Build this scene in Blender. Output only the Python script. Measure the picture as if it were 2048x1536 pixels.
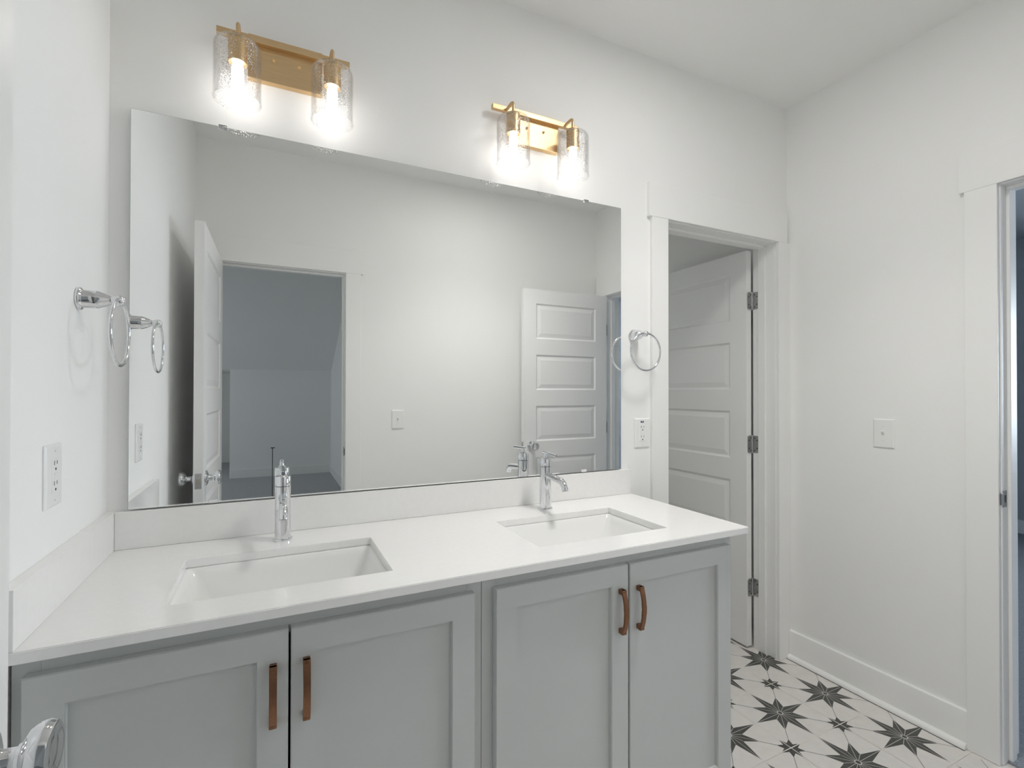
import bpy, bmesh, math
from mathutils import Vector, Matrix

for o in list(bpy.data.objects):
    bpy.data.objects.remove(o)
SC = bpy.context.scene
COL = SC.collection
PI = math.pi

# ------------------------------------------------------------------ camera, world, exposure
CAM = (0.3871, -1.6111, 1.3161)
YAW, PITCH, ROLL = math.radians(25.6927), math.radians(0.4186), math.radians(0.0886)
FPX, PX, PY = 980.259, 1016.917, 776.186
cam_data = bpy.data.cameras.new('camera')
cam = bpy.data.objects.new('camera', cam_data)
COL.objects.link(cam)
cam_data.sensor_fit = 'HORIZONTAL'
cam_data.sensor_width = 36.0
cam_data.lens = 36.0 * FPX / 2048.0
cam_data.shift_x = (1024 - PX) / 2048.0
cam_data.shift_y = (PY - 768) / 2048.0
cam_data.clip_start = 0.01
_f = Vector((math.sin(YAW) * math.cos(PITCH), math.cos(YAW) * math.cos(PITCH), math.sin(PITCH)))
_r0 = Vector((math.cos(YAW), -math.sin(YAW), 0))
_u0 = _r0.cross(_f)
_r = _r0 * math.cos(ROLL) + _u0 * math.sin(ROLL)
_u = -_r0 * math.sin(ROLL) + _u0 * math.cos(ROLL)
_m = Matrix((_r, _u, -_f)).transposed().to_4x4()
_m.translation = Vector(CAM)
cam.matrix_world = _m
SC.camera = cam

world = bpy.data.worlds.new('world')
SC.world = world
world.use_nodes = True
world.node_tree.nodes['Background'].inputs[0].default_value = (0.55, 0.7, 1.0, 1)
world.node_tree.nodes['Background'].inputs[1].default_value = 0.6

SC.view_settings.view_transform = 'Standard'
SC.view_settings.look = 'None'
SC.view_settings.gamma = 1.0
SC.view_settings.use_curve_mapping = False
SC.view_settings.exposure = 0.45
SC.cycles.use_denoising = True
SC.cycles.max_bounces = 16
SC.cycles.diffuse_bounces = 10
SC.cycles.glossy_bounces = 8
SC.cycles.transparent_max_bounces = 24
SC.cycles.sample_clamp_indirect = 6.0
SC.cycles.blur_glossy = 0.3

BULB_STRENGTH = 10.0
FILL_STRENGTH = 22.0  # glow of the ceiling fill light added to even out the bathroom
FILL_ENERGY = 31.0
FILL_CONE = 126.0
FILL_X, FILL_Y = 1.60, -0.82
FILL_COLOUR = (1.0, 0.98, 0.955)
BULB_COLOUR = (1.0, 0.965, 0.92)
WINDOW_STRENGTH = 16.0
BONUS_FILL_STRENGTH = 2.4
TOILET_FILL_STRENGTH = 0.9
BONUS_FILL_COLOUR = (0.86, 0.95, 1.0)
WINDOW_COLOUR = (0.78, 0.89, 1.0)

# ------------------------------------------------------------------ materials
def new_mat(name):
    m = bpy.data.materials.new(name)
    m.use_nodes = True
    nt = m.node_tree
    nt.nodes.clear()
    out = nt.nodes.new('ShaderNodeOutputMaterial')
    return m, nt, out

def mat(name, color, rough=0.5, metal=0.0, bump=0.0, bscale=200.0, cvar=0.0, cscale=8.0, spec=0.5, stretch=None, coat=0.0):
    m, nt, out = new_mat(name)
    b = nt.nodes.new('ShaderNodeBsdfPrincipled')
    b.inputs['Base Color'].default_value = (*color, 1)
    b.inputs['Roughness'].default_value = rough
    b.inputs['Metallic'].default_value = metal
    b.inputs['Specular IOR Level'].default_value = spec
    b.inputs['Coat Weight'].default_value = coat
    nt.links.new(b.outputs[0], out.inputs[0])
    tc = nt.nodes.new('ShaderNodeTexCoord')
    mp = nt.nodes.new('ShaderNodeMapping')
    if stretch:
        mp.inputs['Scale'].default_value = stretch
    nt.links.new(tc.outputs['Object'], mp.inputs['Vector'])
    if bump:
        n = nt.nodes.new('ShaderNodeTexNoise')
        n.inputs['Scale'].default_value = bscale
        n.inputs['Detail'].default_value = 3
        nt.links.new(mp.outputs[0], n.inputs['Vector'])
        bp = nt.nodes.new('ShaderNodeBump')
        bp.inputs['Strength'].default_value = bump
        bp.inputs['Distance'].default_value = 0.001
        nt.links.new(n.outputs['Fac'], bp.inputs['Height'])
        nt.links.new(bp.outputs[0], b.inputs['Normal'])
    if cvar:
        n2 = nt.nodes.new('ShaderNodeTexNoise')
        n2.inputs['Scale'].default_value = cscale
        n2.inputs['Detail'].default_value = 5
        nt.links.new(mp.outputs[0], n2.inputs['Vector'])
        rmp = nt.nodes.new('ShaderNodeValToRGB')
        rmp.color_ramp.elements[0].position = 0.3
        rmp.color_ramp.elements[1].position = 0.7
        rmp.color_ramp.elements[0].color = (*[c * (1 - cvar) for c in color], 1)
        rmp.color_ramp.elements[1].color = (*[min(1, c * (1 + cvar)) for c in color], 1)
        nt.links.new(n2.outputs['Fac'], rmp.inputs[0])
        nt.links.new(rmp.outputs[0], b.inputs['Base Color'])
    return m

def emit_mat(name, color, strength):
    m, nt, out = new_mat(name)
    e = nt.nodes.new('ShaderNodeEmission')
    e.inputs[0].default_value = (*color, 1)
    e.inputs[1].default_value = strength
    nt.links.new(e.outputs[0], out.inputs[0])
    return m

def seeded_glass():
    m, nt, out = new_mat('seeded_glass')
    N = nt.nodes.new
    tr = N('ShaderNodeBsdfTransparent'); tr.inputs[0].default_value = (0.975, 0.975, 0.975, 1)
    gl = N('ShaderNodeBsdfGlossy'); gl.inputs['Roughness'].default_value = 0.03
    fr = N('ShaderNodeLayerWeight'); fr.inputs[0].default_value = 0.12
    mx = N('ShaderNodeMixShader')
    fm = N('ShaderNodeMath'); fm.operation = 'MULTIPLY'; fm.inputs[1].default_value = 0.38
    nt.links.new(fr.outputs['Fresnel'], fm.inputs[0])
    nt.links.new(fm.outputs[0], mx.inputs[0])
    nt.links.new(tr.outputs[0], mx.inputs[1]); nt.links.new(gl.outputs[0], mx.inputs[2])
    # trapped air bubbles
    tc = N('ShaderNodeTexCoord')
    vo = N('ShaderNodeTexVoronoi'); vo.inputs['Scale'].default_value = 200.0
    nt.links.new(tc.outputs['Object'], vo.inputs['Vector'])
    no = N('ShaderNodeTexNoise'); no.inputs['Scale'].default_value = 30.0
    nt.links.new(tc.outputs['Object'], no.inputs['Vector'])
    th = N('ShaderNodeMath'); th.operation = 'MULTIPLY'; th.inputs[1].default_value = 0.56
    nt.links.new(no.outputs['Fac'], th.inputs[0])
    lt = N('ShaderNodeMath'); lt.operation = 'LESS_THAN'
    nt.links.new(vo.outputs['Distance'], lt.inputs[0]); nt.links.new(th.outputs[0], lt.inputs[1])
    fa = N('ShaderNodeMath'); fa.operation = 'MULTIPLY'; fa.inputs[1].default_value = 0.65
    nt.links.new(lt.outputs[0], fa.inputs[0])
    bp = N('ShaderNodeBump'); bp.inputs['Strength'].default_value = 0.8; bp.inputs['Distance'].default_value = 0.002
    nt.links.new(vo.outputs['Distance'], bp.inputs['Height'])
    bg = N('ShaderNodeBsdfGlossy'); bg.inputs['Roughness'].default_value = 0.1
    nt.links.new(bp.outputs[0], bg.inputs['Normal'])
    m2 = N('ShaderNodeMixShader')
    nt.links.new(fa.outputs[0], m2.inputs[0]); nt.links.new(mx.outputs[0], m2.inputs[1]); nt.links.new(bg.outputs[0], m2.inputs[2])
    nt.links.new(m2.outputs[0], out.inputs[0])
    return m

WALL = (0.88, 0.88, 0.87)
M_wall = mat('wall_paint', WALL, 0.6, bump=0.25, bscale=260, cvar=0.006, cscale=3, spec=0.35)
M_ceil = mat('ceiling_paint', (0.87, 0.87, 0.86), 0.8, bump=0.2, bscale=240, spec=0.2)
M_trim = mat('trim_enamel', (0.88, 0.88, 0.87), 0.42, bump=0.08, bscale=90)
M_door = mat('door_enamel', (0.87, 0.87, 0.865), 0.34, bump=0.15, bscale=150, stretch=(6, 6, 0.7))
M_cab = mat('cabinet_paint', (0.56, 0.575, 0.566), 0.36, bump=0.08, bscale=240, cvar=0.01)
M_dark = mat('cabinet_shadow_gap', (0.12, 0.12, 0.12), 0.7, cvar=0.05)
M_quartz = mat('white_quartz', (0.86, 0.855, 0.845), 0.10, cvar=0.012, cscale=60, bump=0.01, bscale=400)
M_ceramic = mat('white_ceramic', (0.85, 0.85, 0.84), 0.06, cvar=0.003, coat=0.3)
M_chrome = mat('chrome', (0.76, 0.77, 0.79), 0.05, 1.0, cvar=0.01)
M_nickel = mat('satin_nickel', (0.52, 0.52, 0.52), 0.32, 1.0, cvar=0.06, cscale=60)
M_strike = mat('worn_nickel', (0.30, 0.30, 0.30), 0.4, 1.0, cvar=0.08, cscale=60)
M_brass = mat('brushed_brass', (0.70, 0.505, 0.285), 0.40, 1.0, bump=0.12, bscale=120, cvar=0.05, cscale=40, stretch=(0.5, 6, 6))
M_copper = mat('brushed_copper', (0.29, 0.15, 0.088), 0.34, 1.0, bump=0.15, bscale=300, cvar=0.10, cscale=60, stretch=(8, 8, 0.6))
M_mirror = mat('mirror_silver', (0.93, 0.94, 0.935), 0.0, 1.0, cvar=0.002)
M_medge = mat('mirror_edge', (0.25, 0.30, 0.29), 0.25, cvar=0.05)
M_plastic = mat('white_plastic', (0.86, 0.86, 0.85), 0.28, cvar=0.006)
M_slot = mat('slot_dark', (0.03, 0.03, 0.03), 0.6, cvar=0.05)
M_label = mat('blue_sticker', (0.02, 0.04, 0.10), 0.4, cvar=0.05)
M_clear = mat('clear_clip_plastic', (0.75, 0.76, 0.76), 0.15, cvar=0.02)
M_black = mat('black_rod', (0.015, 0.015, 0.015), 0.45, cvar=0.05)
M_tile = mat('tile_light', (0.74, 0.715, 0.685), 0.38, cvar=0.03, cscale=25, bump=0.05, bscale=300)
M_tdark = mat('tile_charcoal', (0.062, 0.064, 0.058), 0.40, cvar=0.10, cscale=60)
M_tline = mat('tile_line', (0.70, 0.69, 0.66), 0.45, cvar=0.02)
M_grout = mat('tile_grout', (0.78, 0.75, 0.70), 0.7, cvar=0.04, cscale=60)
M_joint = mat('floor_dark_joint', (0.10, 0.095, 0.09), 0.8, cvar=0.08)
M_carpet = mat('grey_carpet', (0.48, 0.48, 0.49), 0.95, bump=1.0, bscale=420, cvar=0.35, cscale=300, spec=0.1)
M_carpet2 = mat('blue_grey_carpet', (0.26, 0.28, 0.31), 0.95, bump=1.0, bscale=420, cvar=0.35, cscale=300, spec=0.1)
M_glass = seeded_glass()
M_bulb = emit_mat('bulb_light', BULB_COLOUR, BULB_STRENGTH)
M_fill_lamp = emit_mat('fill_lamp_diffuser', FILL_COLOUR, FILL_STRENGTH)
M_toilet_fill = emit_mat('toilet_room_fill_pane', (0.95, 1.0, 0.98), TOILET_FILL_STRENGTH)
M_bonus_fill = emit_mat('bonus_fill_pane', BONUS_FILL_COLOUR, BONUS_FILL_STRENGTH)
M_day = emit_mat('daylight_pane', WINDOW_COLOUR, WINDOW_STRENGTH)

# ------------------------------------------------------------------ helpers
def obj(name, bm, materials, parent=None, smooth=False, angle=None, M=None):
    if not isinstance(materials, (list, tuple)):
        materials = [materials]
    if M is not None:
        bm.transform(M)
    bmesh.ops.recalc_face_normals(bm, faces=bm.faces[:])
    me = bpy.data.meshes.new(name)
    bm.to_mesh(me)
    bm.free()
    for m in materials:
        me.materials.append(m)
    if smooth:
        for p in me.polygons:
            p.use_smooth = True
        me.set_sharp_from_angle(angle=math.radians(angle or 35))
    o = bpy.data.objects.new(name, me)
    COL.objects.link(o)
    if parent is not None:
        o.parent = parent
    return o

def tag(o, label=None, cat=None, group=None, kind=None):
    if label: o['label'] = label
    if cat: o['category'] = cat
    if group: o['group'] = group
    if kind: o['kind'] = kind
    return o

def thing(name, label, cat, loc=(0, 0, 0), rz=0.0, group=None, kind=None):
    o = bpy.data.objects.new(name, None)
    o.empty_display_size = 0.05
    COL.objects.link(o)
    o.location = loc
    o.rotation_euler = (0, 0, rz)
    return tag(o, label, cat, group, kind)

def copy_tree(o, parent=None):
    c = o.copy()
    COL.objects.link(c)
    if parent is not None:
        c.parent = parent
        c.matrix_parent_inverse = o.matrix_parent_inverse.copy()
    for ch in list(o.children):
        copy_tree(ch, c)
    return c

def B():
    return bmesh.new()

def box(bm, lo, hi, bevel=0.0, seg=2, mi=0):
    x0, y0, z0 = [min(a, b) for a, b in zip(lo, hi)]
    x1, y1, z1 = [max(a, b) for a, b in zip(lo, hi)]
    vs = [bm.verts.new(c) for c in ((x0, y0, z0), (x1, y0, z0), (x1, y1, z0), (x0, y1, z0), (x0, y0, z1), (x1, y0, z1), (x1, y1, z1), (x0, y1, z1))]
    fs = [bm.faces.new([vs[i] for i in q]) for q in ((3, 2, 1, 0), (4, 5, 6, 7), (0, 1, 5, 4), (1, 2, 6, 5), (2, 3, 7, 6), (3, 0, 4, 7))]
    for f in fs:
        f.material_index = mi
    if bevel > 0:
        es = list({e for f in fs for e in f.edges})
        bmesh.ops.bevel(bm, geom=es, offset=bevel, segments=seg, profile=0.5, affect='EDGES')
    return bm

def frame_mat(p, axis):
    z = Vector(axis).normalized()
    x = Vector((1, 0, 0)) if abs(z.x) < 0.9 else Vector((0, 1, 0))
    y = z.cross(x).normalized()
    x = y.cross(z)
    m = Matrix((x, y, z)).transposed().to_4x4()
    m.translation = Vector(p)
    return m

def lathe(bm, prof, origin=(0, 0, 0), axis=(0, 0, 1), n=40, mi=0, closed=False):
    """prof: list of (along axis, radius)"""
    M = frame_mat(origin, axis)
    rings = []
    for a, r in prof:
        if r < 1e-6:
            rings.append([bm.verts.new(M @ Vector((0, 0, a)))])
        else:
            rings.append([bm.verts.new(M @ Vector((r * math.cos(2 * PI * k / n), r * math.sin(2 * PI * k / n), a))) for k in range(n)])
    pairs = list(zip(rings[:-1], rings[1:]))
    if closed:
        pairs.append((rings[-1], rings[0]))
    for a, b in pairs:
        for k in range(n):
            k2 = (k + 1) % n
            if len(a) == 1 and len(b) == 1:
                continue
            if len(a) == 1:
                f = bm.faces.new((a[0], b[k], b[k2]))
            elif len(b) == 1:
                f = bm.faces.new((a[k], a[k2], b[0]))
            else:
                f = bm.faces.new((a[k], a[k2], b[k2], b[k]))
            f.material_index = mi
    if not closed:
        for ring in (rings[0], rings[-1]):
            if len(ring) > 1:
                bm.faces.new(ring).material_index = mi
    return bm

def tube(bm, pts, radii, n=20, closed=False, mi=0, cap=True):
    pts = [Vector(p) for p in pts]
    if not isinstance(radii, (list, tuple)):
        radii = [radii] * len(pts)
    N = len(pts)
    prev = None
    rings = []
    for i, p in enumerate(pts):
        if closed:
            t = (pts[(i + 1) % N] - pts[i - 1]).normalized()
        else:
            t = (pts[min(i + 1, N - 1)] - pts[max(i - 1, 0)]).normalized()
        if prev is None:
            ref = Vector((0, 0, 1)) if abs(t.z) < 0.9 else Vector((1, 0, 0))
            u = t.cross(ref).normalized()
        else:
            u = (prev - t * prev.dot(t)).normalized()
        prev = u
        v = t.cross(u)
        rings.append([bm.verts.new(p + (u * math.cos(2 * PI * k / n) + v * math.sin(2 * PI * k / n)) * radii[i]) for k in range(n)])
    pr = list(zip(rings[:-1], rings[1:]))
    if closed:
        pr.append((rings[-1], rings[0]))
    for a, b in pr:
        for k in range(n):
            bm.faces.new((a[k], a[(k + 1) % n], b[(k + 1) % n], b[k])).material_index = mi
    if cap and not closed:
        bm.faces.new(rings[0]); bm.faces.new(rings[-1])
    return bm

def arc(c, r, a0, a1, n, ax=(0, 1, 0), ay=(0, 0, 1)):
    c, ax, ay = Vector(c), Vector(ax), Vector(ay)
    return [c + ax * (r * math.cos(a0 + (a1 - a0) * k / n)) + ay * (r * math.sin(a0 + (a1 - a0) * k / n)) for k in range(n + 1)]

def quad(bm, pts, mi=0):
    f = bm.faces.new([bm.verts.new(p) for p in pts])
    f.material_index = mi
    return f

def prism(bm, poly, y0, y1, mi=0):
    """poly in (x, z), extruded along y"""
    a = [bm.verts.new((x, y0, z)) for x, z in poly]
    b = [bm.verts.new((x, y1, z)) for x, z in poly]
    bm.faces.new(a).material_index = mi
    bm.faces.new(b[::-1]).material_index = mi
    n = len(poly)
    for i in range(n):
        bm.faces.new((a[i], b[i], b[(i + 1) % n], a[(i + 1) % n])).material_index = mi
    return bm

# ------------------------------------------------------------------ measures
XL, W, H, R = -0.003, 2.7144, 2.743, 1.6325
WT = 0.1255                     # wall thickness
ZC = 0.9011                     # worktop height
CD, CW = 0.5694, 1.7103         # worktop depth, right end
Z_OP = 2.0579                   # casing inner top
CT = 0.017                      # casing thickness
D1X0, D1X1 = 1.9157, 2.6311     # toilet room door (casing inner)
D2Y0, D2Y1 = -0.800, -1.508     # right hand door
D3X0, D3X1 = 0.080, 0.797       # rear door
JT = 0.018
HDR = (2.0579, 2.2022)

def structure(name, bm, m, label, cat, **k):
    o = obj(name, bm, m, **k)
    return tag(o, label, cat, kind='structure')

# ------------------------------------------------------------------ floor with star tiles
bm = B()
box(bm, (XL - 0.05, -R - 0.02, -0.06), (W + 0.03, 1.75, 0.0), mi=0)
P = 0.2975
CX0, CY0 = 2.2687, -0.2748
def lquad(a, b, w, z, mi):
    a, b = Vector((a[0], a[1], z)), Vector((b[0], b[1], z))
    d = (b - a).normalized()
    n = Vector((-d.y, d.x, 0)) * (w / 2)
    quad(bm, (a - n, b - n, b + n, a + n), mi)
def star(cx, cy, ra, rd, ri, z):
    pts = []
    for k in range(16):
        ang = k * PI / 8
        r = ri if k % 2 else (ra if (k // 2) % 2 == 0 else rd)
        pts.append((cx + r * math.cos(ang), cy + r * math.sin(ang)))
    c = (cx, cy, z)
    for k in range(16):
        quad(bm, (c, (*pts[k], z), (*pts[(k + 1) % 16], z)), 1)
    return pts
for i in range(-2, 2):
    for j in range(-6, 5):
        cx, cy = CX0 + i * P, CY0 + j * P
        if cy < -R + 0.1 and cy < -1.5:
            continue
        pts = star(cx, cy, 0.1405, 0.107, 0.052, 0.0003)
        for k in range(16):
            ang = k * PI / 8
            s = (cx + 0.010 * math.cos(ang), cy + 0.010 * math.sin(ang))
            e = pts[k]
            e = (s[0] + (e[0] - s[0]) * 0.97, s[1] + (e[1] - s[1]) * 0.97)
            lquad(s, e, 0.0015, 0.0005, 2)
        for rr, z, mi in ((0.0115, 0.0007, 2), (0.0085, 0.0009, 1)):
            quad(bm, [(cx + rr * math.cos(a * PI / 8), cy + rr * math.sin(a * PI / 8), z) for a in range(16)], mi)
        for sx in (-1, 1):
            for sy in (-1, 1):
                lquad((cx + sx * 0.0745, cy + sy * 0.0745), (cx + sx * 0.116, cy + sy * 0.116), 0.0016, 0.0004, 1)
for i in range(-2, 3):
    for j in range(-5, 6):
        cx, cy = CX0 + (i - 0.5) * P, CY0 + (j - 0.5) * P
        if cx > W or cx < 1.6:
            continue
        star(cx, cy, 0.051, 0.048, 0.026, 0.0003)
for i in range(-2, 3):
    x = CX0 + (i - 0.5) * P
    if x < W - 0.005:
        lquad((x, -R), (x, 1.6), 0.0032, 0.0011, 3)
for j in range(-5, 7):
    y = CY0 + (j - 0.5) * P
    lquad((1.5, y), (W - 0.003, y), 0.0032, 0.0012, 3)
structure('floor', bm, [M_tile, M_tdark, M_tline, M_grout], 'star patterned black and white bathroom floor tiles', 'floor')

# adjoining room floors
bm = B(); box(bm, (W + 0.03, -4.6, -0.06), (6.68, 2.4, 0.008))
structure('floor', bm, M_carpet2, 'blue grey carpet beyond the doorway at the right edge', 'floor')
bm = B(); box(bm, (-2.2, -8.9, -0.06), (1.30, -R - 0.035, 0.008))
structure('floor', bm, M_carpet, 'grey carpet of the room reflected through the rear doorway', 'floor')

# ------------------------------------------------------------------ walls
def wall_with_hole(axis, c0, c1, a0, a1, h0, h1, hz, ztop=H):
    """wall slab between c0..c1 on its thickness axis, spanning a0..a1, hole h0..h1 up to hz"""
    bm = B()
    def bx(p, q, z0, z1):
        if abs(p - q) < 1e-4: return
        if axis == 'y':
            box(bm, (p, c0, z0), (q, c1, z1))
        else:
            box(bm, (c0, p, z0), (c1, q, z1))
    bx(a0, h0, 0, ztop); bx(h1, a1, 0, ztop); bx(h0, h1, hz, ztop)
    return bm
RO = JT - 0.004
structure('wall_back', wall_with_hole('y', 0, WT, XL - 0.12, W + 0.12, D1X0 - RO, D1X1 + RO, Z_OP + RO), M_wall,
          'white painted wall behind the mirror and vanity lights', 'wall')
bm = B(); box(bm, (XL - 0.12, -R - 0.0, 0), (XL, -0.0, H))
structure('wall_left', bm, M_wall, 'white painted side wall at the left end of the vanity', 'wall')
structure('wall_right', wall_with_hole('x', W, W + 0.12, -R, 0.0, D2Y1 - RO, D2Y0 + RO, Z_OP + RO), M_wall,
          'white painted wall with the light switch and right hand doorway', 'wall')
structure('wall_rear', wall_with_hole('y', -R - 0.12, -R, XL - 0.12, W + 0.12, D3X0 - RO, D3X1 + RO, Z_OP + RO), M_wall,
          'white painted wall seen in the mirror, with a doorway', 'wall')
bm = B(); box(bm, (XL - 0.12, -R - 0.12, H), (W + 0.12, WT, H + 0.08))
structure('ceiling', bm, M_ceil, 'flat white bathroom ceiling', 'ceiling')

# toilet room shell
bm = B(); box(bm, (1.55, WT, 2.60), (W + 0.12, 1.75, 2.68))
structure('ceiling', bm, M_ceil, 'shaded ceiling of the small room behind the vanity wall door', 'ceiling')
bm = B(); box(bm, (1.55, 1.65, 0), (W + 0.12, 1.75, 2.6))
structure('wall_toilet_room_back', bm, M_wall, 'shaded end wall of the small room behind the vanity wall', 'wall')
bm = B()
box(bm, (1.55, WT, 0), (1.65, 0.75, 2.6)); box(bm, (1.55, 1.35, 0), (1.65, 1.65, 2.6))
box(bm, (1.55, 0.75, 0), (1.65, 1.35, 1.25)); box(bm, (1.55, 0.75, 2.05), (1.65, 1.35, 2.6))
structure('wall_toilet_room_left', bm, M_wall, 'left wall of the small room behind the vanity wall', 'wall')
bm = B(); box(bm, (W + 0.02, WT, 0), (W + 0.12, 1.65, 2.6))
structure('wall_toilet_room_right', bm, M_wall, 'right wall of the small room behind the vanity wall', 'wall')

added_win3 = thing('added_window_3', 'small added fill window, unseen, of the room behind the vanity wall', 'window', (1.65, 0, 0), kind='structure')  # added glowing window, out of view, brightens the toilet room
bm = B(); box(bm, (-0.066, 0.75, 1.25), (-0.06, 1.35, 2.05))
obj('window_pane', bm, M_toilet_fill, added_win3)
bm = B()
for y in (0.765, 1.335):
    box(bm, (-0.058, y - 0.015, 1.25), (-0.02, y + 0.015, 2.05))
for z in (1.265, 1.65, 2.035):
    box(bm, (-0.056, 0.75, z - 0.015), (-0.02, 1.35, z + 0.015))
obj('window_frame', bm, M_trim, added_win3)

# room beyond the right doorway
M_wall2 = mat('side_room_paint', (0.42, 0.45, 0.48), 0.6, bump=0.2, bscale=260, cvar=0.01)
XR0, XR1, YR0, YR1 = W + 0.12, 6.66, -4.6, 2.4
WIN = (-2.75, -1.35, 0.95, 2.1)       # y0, y1, z0, z1 of the window in the far wall
bm = B()
box(bm, (XR1, YR0, 0), (XR1 + 0.1, WIN[0], H)); box(bm, (XR1, WIN[1], 0), (XR1 + 0.1, YR1, H))
box(bm, (XR1, WIN[0], 0), (XR1 + 0.1, WIN[1], WIN[2])); box(bm, (XR1, WIN[0], WIN[3]), (XR1 + 0.1, WIN[1], H))
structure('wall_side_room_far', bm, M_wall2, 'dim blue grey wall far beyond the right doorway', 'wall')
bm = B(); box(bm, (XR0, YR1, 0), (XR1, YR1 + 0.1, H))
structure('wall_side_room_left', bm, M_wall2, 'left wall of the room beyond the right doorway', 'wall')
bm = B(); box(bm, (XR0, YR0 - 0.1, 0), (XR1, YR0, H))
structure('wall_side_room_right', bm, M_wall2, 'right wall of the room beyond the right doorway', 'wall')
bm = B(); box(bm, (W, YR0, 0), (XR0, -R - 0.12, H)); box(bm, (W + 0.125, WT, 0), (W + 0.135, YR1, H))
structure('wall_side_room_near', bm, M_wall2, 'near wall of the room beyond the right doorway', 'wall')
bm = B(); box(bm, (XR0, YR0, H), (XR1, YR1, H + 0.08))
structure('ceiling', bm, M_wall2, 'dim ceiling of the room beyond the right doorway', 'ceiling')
bm = B(); box(bm, (XR1 - 0.014, YR0, 0), (XR1, YR1, 0.13), 0.003)
structure('baseboard_side_room', bm, M_trim, 'white baseboard far beyond the right doorway', 'baseboard')
win = thing('window_1', 'bright daylight window of the room beyond the right doorway', 'window', (XR1, 0, 0), kind='structure')
bm = B(); box(bm, (0.06, WIN[0], WIN[2]), (0.066, WIN[1], WIN[3]))
obj('window_pane', bm, M_day, win)
bm = B()
for y in (WIN[0], (WIN[0] + WIN[1]) / 2, WIN[1]):
    box(bm, (0.02, y - 0.03, WIN[2]), (0.058, y + 0.03, WIN[3]))
for z in (WIN[2], (WIN[2] + WIN[3]) / 2, WIN[3]):
    box(bm, (0.02, WIN[0], z - 0.025), (0.056, WIN[1], z + 0.025))
obj('window_frame', bm, M_trim, win)

# room behind the rear doorway (seen in the mirror)
YK, ZK = -6.85, 1.645
slope = 0.495
bm = B(); box(bm, (-0.19, YK - 0.1, 0), (1.243, YK, ZK))
structure('wall_bonus_room_knee', bm, M_wall, 'low grey knee wall under the sloped ceiling in the mirror', 'wall')
bm = B(); box(bm, (1.243, -9.0, 0), (1.343, -R - 0.12, 3.0))
structure('wall_bonus_room_right', bm, M_wall, 'side wall of the room reflected through the rear doorway', 'wall')
bm = B(); box(bm, (-0.19, -8.9, 0), (-0.09, YK - 0.1, ZK))
structure('wall_bonus_room_return', bm, M_wall, 'short return of the knee wall in the mirror', 'wall')
bm = B(); box(bm, (-2.2, -8.9, 0), (-0.19, -8.8, ZK))
structure('wall_bonus_room_back', bm, M_wall, 'deep back wall left of the knee wall in the mirror', 'wall')
bm = B()
BW = (-6.6, -4.4, 0.75, 1.6)
box(bm, (-2.3, -9.0, 0), (-2.2, BW[0], 3.0)); box(bm, (-2.3, BW[1], 0), (-2.2, -R - 0.12, 3.0))
box(bm, (-2.3, BW[0], 0), (-2.2, BW[1], BW[2])); box(bm, (-2.3, BW[0], BW[3]), (-2.2, BW[1], 3.0))
structure('wall_bonus_room_left', bm, M_wall, 'far side wall of the room reflected through the rear doorway', 'wall')
added_win2 = thing('added_window_2', 'added fill window, unseen, in the room behind the rear doorway', 'window', (-2.2, 0, 0), kind='structure')  # added glowing window, out of view, brightens the bonus room
bm = B(); box(bm, (-0.066, BW[0], BW[2]), (-0.06, BW[1], BW[3]))
obj('window_pane', bm, M_bonus_fill, added_win2)
bm = B()
for y in (BW[0], (BW[0] + BW[1]) / 2, BW[1]):
    box(bm, (-0.058, y - 0.03, BW[2]), (-0.02, y + 0.03, BW[3]))
for z in (BW[2], (BW[2] + BW[3]) / 2, BW[3]):
    box(bm, (-0.056, BW[0], z - 0.025), (-0.02, BW[1], z + 0.025))
obj('window_frame', bm, M_trim, added_win2)
bm = B(); box(bm, (-2.2, -R - 0.12, 0), (XL - 0.12, -R - 0.02, 3.0))
structure('wall_bonus_room_front', bm, M_wall, 'wall of the reflected room beside the rear doorway', 'wall')
bm = B()
ZT = 2.74
yt = YK + (ZT - ZK) / slope
for poly in ([(YK - 2.15, ZK), (YK, ZK), (yt, ZT), (yt, ZT + 0.1), (YK - 2.15, ZK + 0.1)], [(yt, ZT), (-R - 0.12, ZT), (-R - 0.12, ZT + 0.1), (yt, ZT + 0.1)]):
    a = [bm.verts.new((-2.3, y, z)) for y, z in poly]; b = [bm.verts.new((1.343, y, z)) for y, z in poly]
    bm.faces.new(a); bm.faces.new(b[::-1])
    for i in range(len(poly)):
        bm.faces.new((a[i], b[i], b[(i + 1) % len(poly)], a[(i + 1) % len(poly)]))
structure('ceiling', bm, M_wall, 'grey sloped ceiling above the knee wall in the mirror', 'ceiling')
bm = B(); box(bm, (-0.19, YK, 0), (1.243, YK + 0.014, 0.135), 0.003); box(bm, (1.229, YK, 0), (1.243, -R - 0.12, 0.135), 0.003); box(bm, (-2.2, -8.8, 0), (-0.19, -8.786, 0.135), 0.003)
structure('baseboard_bonus_room', bm, M_trim, 'baseboard of the knee wall room in the mirror', 'baseboard')

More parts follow.
